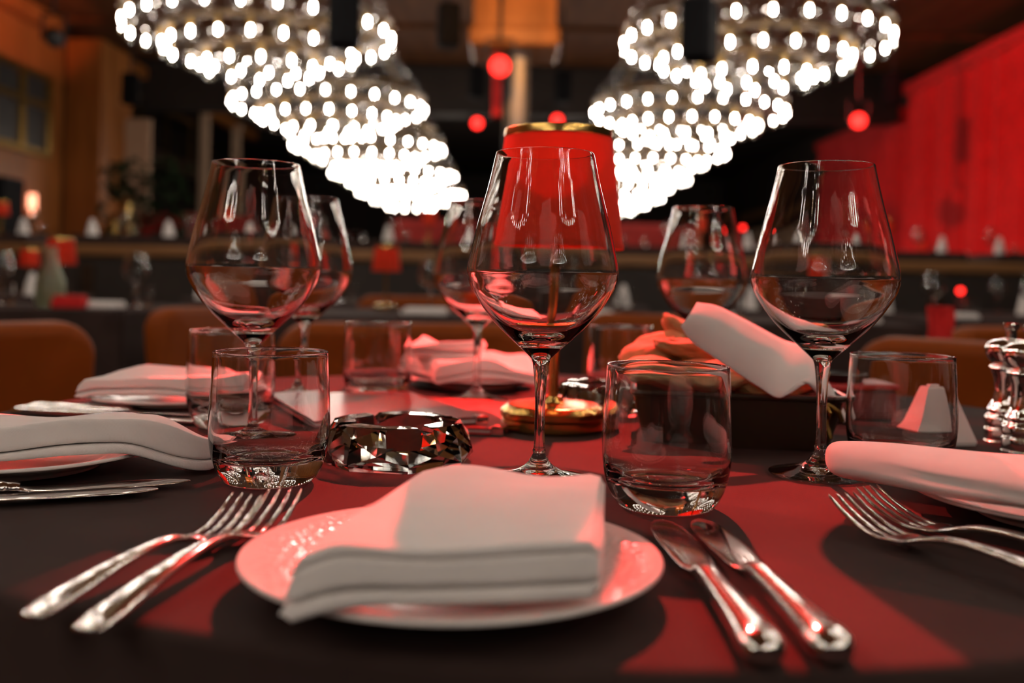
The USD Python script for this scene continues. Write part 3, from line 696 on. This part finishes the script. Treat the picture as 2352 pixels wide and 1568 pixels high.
BC = np.array([.193, .868]); BR = math.radians(-6)
bk = thing('bread_basket', 'dark brown leather bread basket behind the front right tumbler', 'basket', (*BC, TABLE+EPS), BR)
def tub(w0, d0, w1, d1, h, r):
    def lp(w, d, z): g = shapely.box(-w/2+r, -d/2+r, w/2-r, d/2-r).buffer(r, quad_segs=4); return [(x, y, z) for x, y in list(g.exterior.coords)[:-1]]
    return man(trimesh.convex.convex_hull(np.array(lp(w0, d0, 0)+lp(w1, d1, h))))
b = tub(.155, .115, .178, .135, .044, .012) - tub(.149, .109, .1725, .1295, .044, .010).translate((0, 0, .004)) 
part(bk, 'body', to_tri(b), M['dark_leather'], smooth=40)
rim = shapely.box(-.089+.012, -.0675+.012, .089-.012, .0675-.012).buffer(.012, quad_segs=4); rp = [(x, y, .044) for x, y in rim.exterior.coords]
part(bk, 'rim', tube(rp, .0028, 8, caps=False), M['dark_leather'])
part(bk, 'tie', tube([(.070, -.066, .040), (.074, -.069, .033), (.071, -.068, .023), (.075, -.066, .012)], .0022, 8), M['brass_dark'], label='tan lace')
part(bk, 'tie', tube([(.072, -.066, .040), (.081, -.067, .034), (.084, -.066, .026)], .0022, 8), M['brass_dark'], label='tan lace')

def bread(label, loc, scale, rz, tilt, seed, mt='bread_crust'):
    m = trimesh.creation.icosphere(4, 1.0); v = m.vertices.copy()
    v[:, 2] = np.sign(v[:, 2])*np.abs(v[:, 2])**.8
    n = meshkit.fbm(v*1.7+seed*7.3, 4, seed)-.5; v *= (1+.38*n)[:, None]
    v[:, 2] += .16*np.sin(v[:, 0]*4+seed)
    m.vertices = v*np.array(scale); m = turned(m, tilt, (0, 1, 0)); m = turned(m, rz)
    t = thing('bread_piece', label, 'bread', loc); part(t, 'crust', m, M[mt], smooth=True)
bz = TABLE+.05
BP = [((-.058, -.038, .012), (.042, .027, .013), .3, .12, 'pale torn bread piece at the front left of the basket', 'bread_pale'),
      ((-.066, .006, .028), (.036, .027, .011), .9, -.35, 'bread slice sticking up at the left of the basket', 'bread_crust'),
      ((-.010, -.042, .014), (.040, .026, .014), -.2, -.1, 'round golden bread piece at the middle front of the basket', 'bread_pale'),
      ((.036, -.034, .006), (.042, .028, .013), .25, -.05, 'large golden flatbread at the right of the basket', 'bread_crust'),
      ((-.026, .028, .040), (.040, .013, .010), -.6, .5, 'long bread stick leaning up under the draped napkin', 'bread_crust'),
      ((-.030, -.010, .030), (.036, .022, .009), .1, .22, 'thin curled bread slice on top of the pile', 'bread_crust'),
      ((.018, .024, .020), (.040, .030, .013), 1.1, .1, 'bread piece in the middle of the basket beneath the napkin', 'bread_pale'),
      ((.058, .012, .012), (.030, .036, .015), .2, -.15, 'bread piece at the right end of the basket under the napkin', 'bread_crust')]
for i, (o, s, rz, tl, lab, mt) in enumerate(BP):
    cR, sR = math.cos(BR), math.sin(BR)
    bread(lab, (BC[0]+o[0]*cR-o[1]*sR, BC[1]+o[0]*sR+o[1]*cR, bz+o[2]-.004), s, rz, tl, i+3, mt)

# napkin draped over the basket
def loft(rails, th, nu=60, nv=24, seed=3, wav=.0015):
    R = [spline(r, 10) for r in rails]
    R = [np.stack([np.interp(np.linspace(0, 1, nu), np.linspace(0, 1, len(r)), r[:, k]) for k in range(3)], 1) for r in R]
    ts = np.linspace(0, 1, len(R)); S = np.zeros((nu, nv, 3))
    from scipy.interpolate import CubicSpline
    for i in range(nu): S[i] = CubicSpline(ts, np.array([r[i] for r in R]), bc_type='natural')(np.linspace(0, 1, nv))
    S += ((meshkit.noise(S*28, seed)-.5)*2*wav)[..., None]*np.array([.3, .6, 1.])
    du, dv = np.gradient(S, axis=0), np.gradient(S, axis=1); n = np.cross(du, dv); n /= np.linalg.norm(n, axis=2, keepdims=True)+1e-12
    edge = np.minimum(np.minimum(np.arange(nv), nv-1-np.arange(nv))[None, :]*1.0, np.minimum(np.arange(nu), nu-1-np.arange(nu))[:, None]*1.0)
    h = (th/2*np.sqrt(np.clip(edge/2., .12, 1)))[..., None]
    A, B = (S+n*h).reshape(-1, 3), (S-n*h).reshape(-1, 3); V = np.vstack([A, B]); N = nu*nv; F = []
    for i in range(nu-1):
        for j in range(nv-1):
            a, b, c, d = i*nv+j, (i+1)*nv+j, (i+1)*nv+j+1, i*nv+j+1
            F += [(a, b, c), (a, c, d), (N+a, N+c, N+b), (N+a, N+d, N+c)]
    bd = [(i*nv, (i+1)*nv) for i in range(nu-1)] + [((nu-1)*nv+j, (nu-1)*nv+j+1) for j in range(nv-1)] + [((i+1)*nv+nv-1, i*nv+nv-1) for i in range(nu-1)] + [(j+1, j) for j in range(nv-1)]
    for a, b in bd: F += [(a, N+a, N+b), (a, N+b, b)]
    m = trimesh.Trimesh(V, np.array(F), process=False); trimesh.repair.fix_normals(m); return m
top = [P(*p) for p in ((1600, 697, .850), (1648, 706, .850), (1700, 731, .848), (1752, 758, .845), (1802, 784, .843), (1846, 800, .838), (1874, 836, .832), (1905, 885, .828), (1946, 962, .822))]
mid = [P(*p) for p in ((1584, 720, .822), (1630, 744, .818), (1685, 778, .812), (1738, 812, .806), (1788, 846, .802), (1838, 858, .800), (1874, 868, .802), (1908, 918, .806), (1944, 966, .815))]
bot = [P(*p) for p in ((1563, 748, .816), (1590, 786, .812), (1640, 820, .804), (1692, 854, .796), (1742, 888, .790), (1792, 916, .786), (1846, 876, .790), (1900, 930, .800), (1936, 970, .813))]
m = loft([top, mid, bot], .0035); c = m.vertices.mean(0); m.vertices -= c
t = thing('draped_napkin', 'white napkin draped across the bread in the basket, one corner hanging', 'napkin', c); part(t, 'cloth', m, M['napkin_linen'], smooth=60)

def make_mill():
    t = thing('pepper_mill', '-', 'pepper mill')
    part(t, 'body', lathe(spline([(0.001, 0), (.020, 0), (.0212, .002), (.0212, .010), (.0195, .013), (.0215, .016), (.0210, .021), (.0185, .025), (.0190, .028), (.0150, .036), (.0132, .046), (.0138, .056), (.0160, .062), (.0150, .0635), (.001, .0635)], 5), 48), M['chrome'], smooth=40)
    part(t, 'cap', lathe(spline([(.001, .0635), (.0165, .0640), (.0172, .067), (.0150, .069), (.0185, .073), (.0215, .080), (.0205, .086), (.0150, .0905), (.006, .0925), (.001, .0926)], 5), 48), M['chrome'], smooth=40)
    part(t, 'knob', lathe([(0, .092), (.0048, .092), (.0045, .099), (.0062, .1005), (.0068, .103), (.0062, .1055), (0, .1062)], 24), M['chrome'], smooth=40)
    return t
ML = make_mill(); q = P(2318, 1012, .88); q[2] = TABLE+EPS; place(ML, q); retag(ML, 'chrome pepper mill standing left of its twin at the right edge')
q = P(2362, 1050, .825); q[2] = TABLE+EPS; dup(ML, 'chrome mill cut off by the right edge, nearer the camera', q)
t = thing('wedge_holder', 'white porcelain wedge with flat top behind the right tumbler', 'holder', (*P(2150, 1020, .86)[:2], TABLE+EPS), .15)
wp = [(x*w, y*d, z) for w, d, z in ((.0260, .017, 0), (.0275, .018, .003), (.0105, .0075, .0475), (.0095, .006, .0490)) for x in (-1, 1) for y in (-1, 1)]
part(t, 'body', trimesh.convex.convex_hull(np.array(wp)), M['porcelain'], smooth=30)
part(t, 'slot_rim', box(.012, .006, .002, (0, 0, .0500), .0005), M['porcelain'])
q = P(1945, 930, 1.0)
t = thing('condiment_box', 'small dark red box with a black dish behind the right wine glass stem', 'box', (q[0], 1.0, TABLE+EPS), .1)
part(t, 'body', box(.075, .06, .032, (0, 0, .016), .003), M['menu_leather']); part(t, 'lid', box(.079, .064, .006, (0, 0, .0355), .0015), M['menu_red'])
t2 = thing('sauce_dish', 'small black dish with an orange glint on the dark red box', 'dish', (q[0]-.012, 1.0, TABLE+EPS+.0388))
part(t2, 'bowl', lathe([(0, 0), (.014, 0), (.024, .009), (.0225, .0095), (.013, .003), (0, .003)], 32), M['matt_black']); part(t2, 'sauce', lathe([(0, .0028), (.0165, .0045), (.0165, .0055), (0, .0060)], 24), M['bread_crust'], label='orange filling')

# ================================================================== chairs
def make_chair():
    t = thing('dining_chair', '-', 'chair')
    bkm = rounded_slab(.52, .40, .075, .065, .026); bkm = turned(bkm, PI/2, (1, 0, 0)); v = bkm.vertices
    v[:, 1] -= .35*v[:, 0]**2; bkm = turned(bkm, .10, (1, 0, 0)); part(t, 'backrest', shifted(bkm, 0, .25, .595), M['chair_leather'], smooth=50)
    part(t, 'seat', rounded_slab(.50, .47, .10, .06, .025, (0, 0, .42)), M['chair_leather'], smooth=50)
    for x in (-.20, .20):
        for y in (-.18, .19): part(t, 'leg', lathe([(0, 0), (.012, 0), (.019, .38), (0, .38)], 12).apply_translation((x, y, 0)), M['chair_leg'])
    part(t, 'apron', box(.42, .40, .03, (0, 0, .365), .005), M['chair_leg'])
    return t
CH = make_chair()
def face(x, y, tx, ty): return math.atan2(ty-y, tx-x) + PI/2
CHL = [((-.80, 1.55), TC, 'orange brown leather chair at left behind the far left knives'), ((-.17, 1.83), TC, 'orange brown leather chair at the back of the table behind the blurred napkin'),
       ((.72, 1.58), TC, 'orange brown leather chair at right behind the right tumbler'),
       ((-1.12, 2.95), (-2.2, 3.2), 'brown chair with rounded back at the left table, beyond the nearest left chair'), ((1.42, 2.35), (1.9, 1.0), 'brown chair behind the chrome mills at right'),
       ((-.55, 4.95), (-.55, 3.9), 'brown chair on the far side of the middle round table'), ((2.35, 3.6), (2.5, 4.6), 'brown chair before the far right black table'), ((.55, 3.15), (.85, 4.0), 'brown chair before the right black table')]
for i, ((x, y), tt, lab) in enumerate(CHL):
    # backrest is on the chair's +y side; it stands away from the table it faces
    rz = face(x, y, *tt)
    if i == 0: place(CH, (x, y, 0), rz); retag(CH, lab, 'orange brown leather chairs')
    else: dup(CH, lab, (x, y, 0), rz, 'orange brown leather chairs')
t = thing('red_scarf', 'bright red cloth hanging from the chair behind the right tumbler', 'cloth', P(2160, 775, 1.95))
def ribbon(w, h, th, seed):
    n = 12; z = np.linspace(h/2, -h/2, n); L = [np.array([(-w/2, .004*math.sin(k+seed), zz) for k, zz in enumerate(z)]), np.array([(0, .010+.004*math.sin(k*.7), zz) for k, zz in enumerate(z)]), np.array([(w/2*(1+.1*math.sin(k)), .003*math.cos(k), zz) for k, zz in enumerate(z)])]
    return loft(L, th, 24, 12, seed, .002)
part(t, 'strip', ribbon(.052, .125, .004, 1), M['red_cloth'], smooth=60)
part(t, 'tail', shifted(turned(ribbon(.03, .055, .004, 2), .4, (0, 1, 0)), .052, 0, -.09), M['red_cloth'], smooth=60)

# ================================================================== the other tables of the room
def make_standing_napkin():
    t = thing('standing_napkin', '-', 'napkin')
    a = np.arange(20)*2*PI/20; V = [(0, 0, .13)]
    for r, z in ((.012, .125), (.03, .07), (.042, .004), (.042, 0)): V += [(r*(1+.18*math.cos(5*q))*math.cos(q), r*.7*(1+.18*math.cos(5*q))*math.sin(q), z) for q in a]
    V.append((0, 0, 0)); F = [(0, 1+i, 1+(i+1) % 20) for i in range(20)]
    for k in range(3):
        for i in range(20):
            j = (i+1) % 20; A, B = 1+k*20, 21+k*20; F += [(A+i, B+i, B+j), (A+i, B+j, A+j)]
    F += [(81, 61+(i+1) % 20, 61+i) for i in range(20)]
    part(t, 'cloth', trimesh.Trimesh(np.array(V), np.array(F), process=False), M['napkin_linen'], smooth=60); return t
def make_flat_napkin():
    t = thing('flat_napkin', '-', 'napkin')
    part(t, 'cloth', cat(rounded_slab(.17, .11, .018, .012, .008, (0, 0, .009))), M['napkin_linen']); part(t, 'top_fold', rounded_slab(.15, .10, .010, .01, .004, (.004, .003, .0225)), M['napkin_linen']); return t
def make_long_table():
    t = thing('long_table', '-', 'table')
    part(t, 'tabletop', box(1.38, .80, .025, (0, 0, .733), .003), M['chair_leg'])
    for x in (-.6, .6):
        for y in (-.33, .33): part(t, 'leg', box(.05, .05, .72, (x, y, .36)), M['chair_leg'])
    return t
def make_long_cloth():
    t = thing('long_tablecloth', '-', 'tablecloth')
    o = man(rounded_slab(1.42, .84, .34, .03, .008, (0, 0, -.17))) - man(box(1.405, .825, .34, (0, 0, -.1725)))
    part(t, 'cloth', to_tri(o), M['black_cloth'], smooth=40); return t
SN, FN, LT, LC = make_standing_napkin(), make_flat_napkin(), make_long_table(), make_long_cloth()
used = set()
def once(proto, lab, loc, rz, grp):
    if proto.GetPath() not in used: used.add(proto.GetPath()); place(proto, loc, rz); retag(proto, lab, grp)
    else: dup(proto, lab, loc, rz, grp)
TBL = [('long', -2.10, 3.92, 0, 0, 'long black table at left beyond the brown chairs', 'L'), ('round', -.64, 3.92, 0, 0, 'round black table behind the back chair', 'M'), ('long', .82, 4.02, 0, 0, 'long black table behind the bread basket', 'N'), ('long', 2.62, 4.75, 0, 0, 'long black table at right beyond the mills', 'L'),
       ('round', -3.05, 5.75, 0, 0, 'black table near the terrace at far left', 'L'), ('round', -1.35, 5.7, 0, 0, 'black table near the terrace, left of the middle', 'L'), ('round', .25, 5.75, 0, 0, 'black table near the terrace behind the lamp', 'N'), ('round', 1.75, 5.8, 0, 0, 'black table near the terrace, right of the middle', 'L'), ('round', 3.3, 5.9, 0, 0, 'black table near the terrace at far right', 'L'),
       ('long', -4.4, 7.85, TZ, 0, 'terrace table at the far left end', 'L'), ('long', -2.65, 7.85, TZ, 0, 'terrace table under the left chandeliers', 'L'), ('long', -.95, 7.9, TZ, 0, 'terrace table left of the column', 'M'), ('long', 1.26, 7.9, TZ, 0, 'terrace table right of the column', 'M'), ('long', 2.75, 7.85, TZ, 0, 'terrace table under the right chandeliers', 'L'), ('long', 4.4, 7.85, TZ, 0, 'terrace table before the red curtain', 'L'),
       ('long', -2.2, 10.6, TZ, 0, 'rear terrace table on the left', 'L'), ('long', 2.0, 10.6, TZ, 0, 'rear terrace table on the right', 'L'), ('long', 4.3, 10.9, TZ, 0, 'rear terrace table by the red curtain', 'L')]
rng = random.Random(11); TBP, CLP = tb, cl
for ty, x, y, z0, rz, d, lampk in TBL:
    zt = z0 + TABLE + EPS
    if ty == 'long': once(LT, d[0].upper()*0 + d, (x, y, z0), rz, 'tables of the room'); once(LC, 'black cloth over the ' + d, (x, y, z0+TABLE), rz, 'tablecloths of the room'); hx, hy = .60, .30
    else: dup(TBP, d, (x, y, z0), rng.random()*6, 'tables of the room'); dup(CLP, 'black cloth over the ' + d, (x, y, z0+TABLE), rng.random()*6, 'tablecloths of the room'); hx, hy = .36, .30
    if lampk in 'LM': dup(LP, 'lit red table lamp on the ' + d, (x + .27*(1 if ty == 'long' else .4), y + (.05 if ty == 'long' else .22), zt), 0, 'red table lamps in the background')
    pos = [('left end', -hx), ('right end', hx)]
    if hx > .5: pos.insert(1, ('middle', -.02))
    for pn, ox in pos:
        near = z0 == 0 and y < 5
        jx = lambda: rng.uniform(-.03, .03)
        dup(WG, f'wine glass, {pn} of the {d}', (x+ox*.86+jx(), y+.10+jx(), zt), rng.random()*6, 'wine glasses in the background')
        dup(TU, f'tumbler, {pn} of the {d}', (x+ox*.86+.12+jx()*.5, y-.02+jx(), zt), rng.random()*6, 'tumblers in the background')
        if near: once(FN, f'folded white napkin, {pn} of the {d}', (x+ox*.9+jx(), y-.22, zt), jx()*4, 'napkins in the background')
        else: once(SN, f'standing white napkin, {pn} of the {d}', (x+ox+jx(), y-.24+jx(), zt), rng.random(), 'napkins in the background')
# a few single things among them
q = P(110, 640, 3.7); t = thing('carafe', 'pale green glass carafe at the left end of the left black table', 'carafe', (q[0], 3.72, TABLE+EPS))
mat('green_glass', {'p': ('glass_bsdf', dict(color=(.90, .95, .86), IOR=1.45, roughness=.35))}, [])
part(t, 'body', lathe([(0, 0), (.045, 0), (.055, .03), (.052, .10), (.026, .16), (.02, .21), (.025, .23), (.022, .23), (.017, .21), (.023, .16), (.048, .10), (.051, .03), (.042, .005), (0, .005)], 32), M['green_glass'])
t = thing('red_napkin', 'red folded cloth on the near right corner of the left black table', 'napkin', (P(155, 712, 3.62)[0], 3.64, TABLE+EPS))
part(t, 'cloth', rounded_slab(.12, .07, .035, .012, .01, (0, 0, .0175)), M['red_cloth']); part(t, 'top_fold', rounded_slab(.105, .06, .014, .01, .005, (0, 0, .0415)), M['red_cloth'])
for i, (px, py, y, lab) in enumerate(((1706, 523, 7.88, 'tiny red glowing candle glass right of the blurred back wine glass'), (2206, 668, 5.75, 'tiny red glowing candle glass at far right above the mills'))):
    q = P(px, py, y); zt = (TZ if y > 7 else 0)+TABLE+EPS
    t = thing('candle_glass', lab, 'candle', (q[0], y, zt))
    part(t, 'cup', lathe([(0, 0), (.022, 0), (.026, max(.05, q[2]-zt-.03)), (.022, max(.05, q[2]-zt-.03)), (.018, .006), (0, .006)], 20), M['menu_leather'])
    part(t, 'flame', shifted(trimesh.creation.icosphere(2, .018), 0, 0, max(.07, q[2]-zt)), M['red_lens'], smooth=True, label='glowing red tip')
for px, py, lab in ((68, 470, 'pink glowing tube sconce low on the left wall'), ):
    q = P(px, py, 11.97); t = thing('wall_sconce', lab, 'sconce', (RX0+.12, 11.97, q[2]))
    part(t, 'tube', lathe([(0, -.13), (.045, -.13), (.05, -.10), (.05, .10), (.045, .13), (0, .13)], 20), M['warm_lens']); part(t, 'bracket', box(.16, .05, .05, (-.04, 0, -.16), .006), M['brass_dark'])
t = thing('black_cabinet', 'tall black cabinet cut off by the left edge', 'cabinet', (P(-14, 560, 9.0)[0], 9.0, TZ))
part(t, 'body', box(.36, .4, 1.32, (0, 0, .66), .02), M['speaker_black']); part(t, 'door', box(.30, .02, 1.2, (0, -.20, .68), .008), M['speaker_black'])
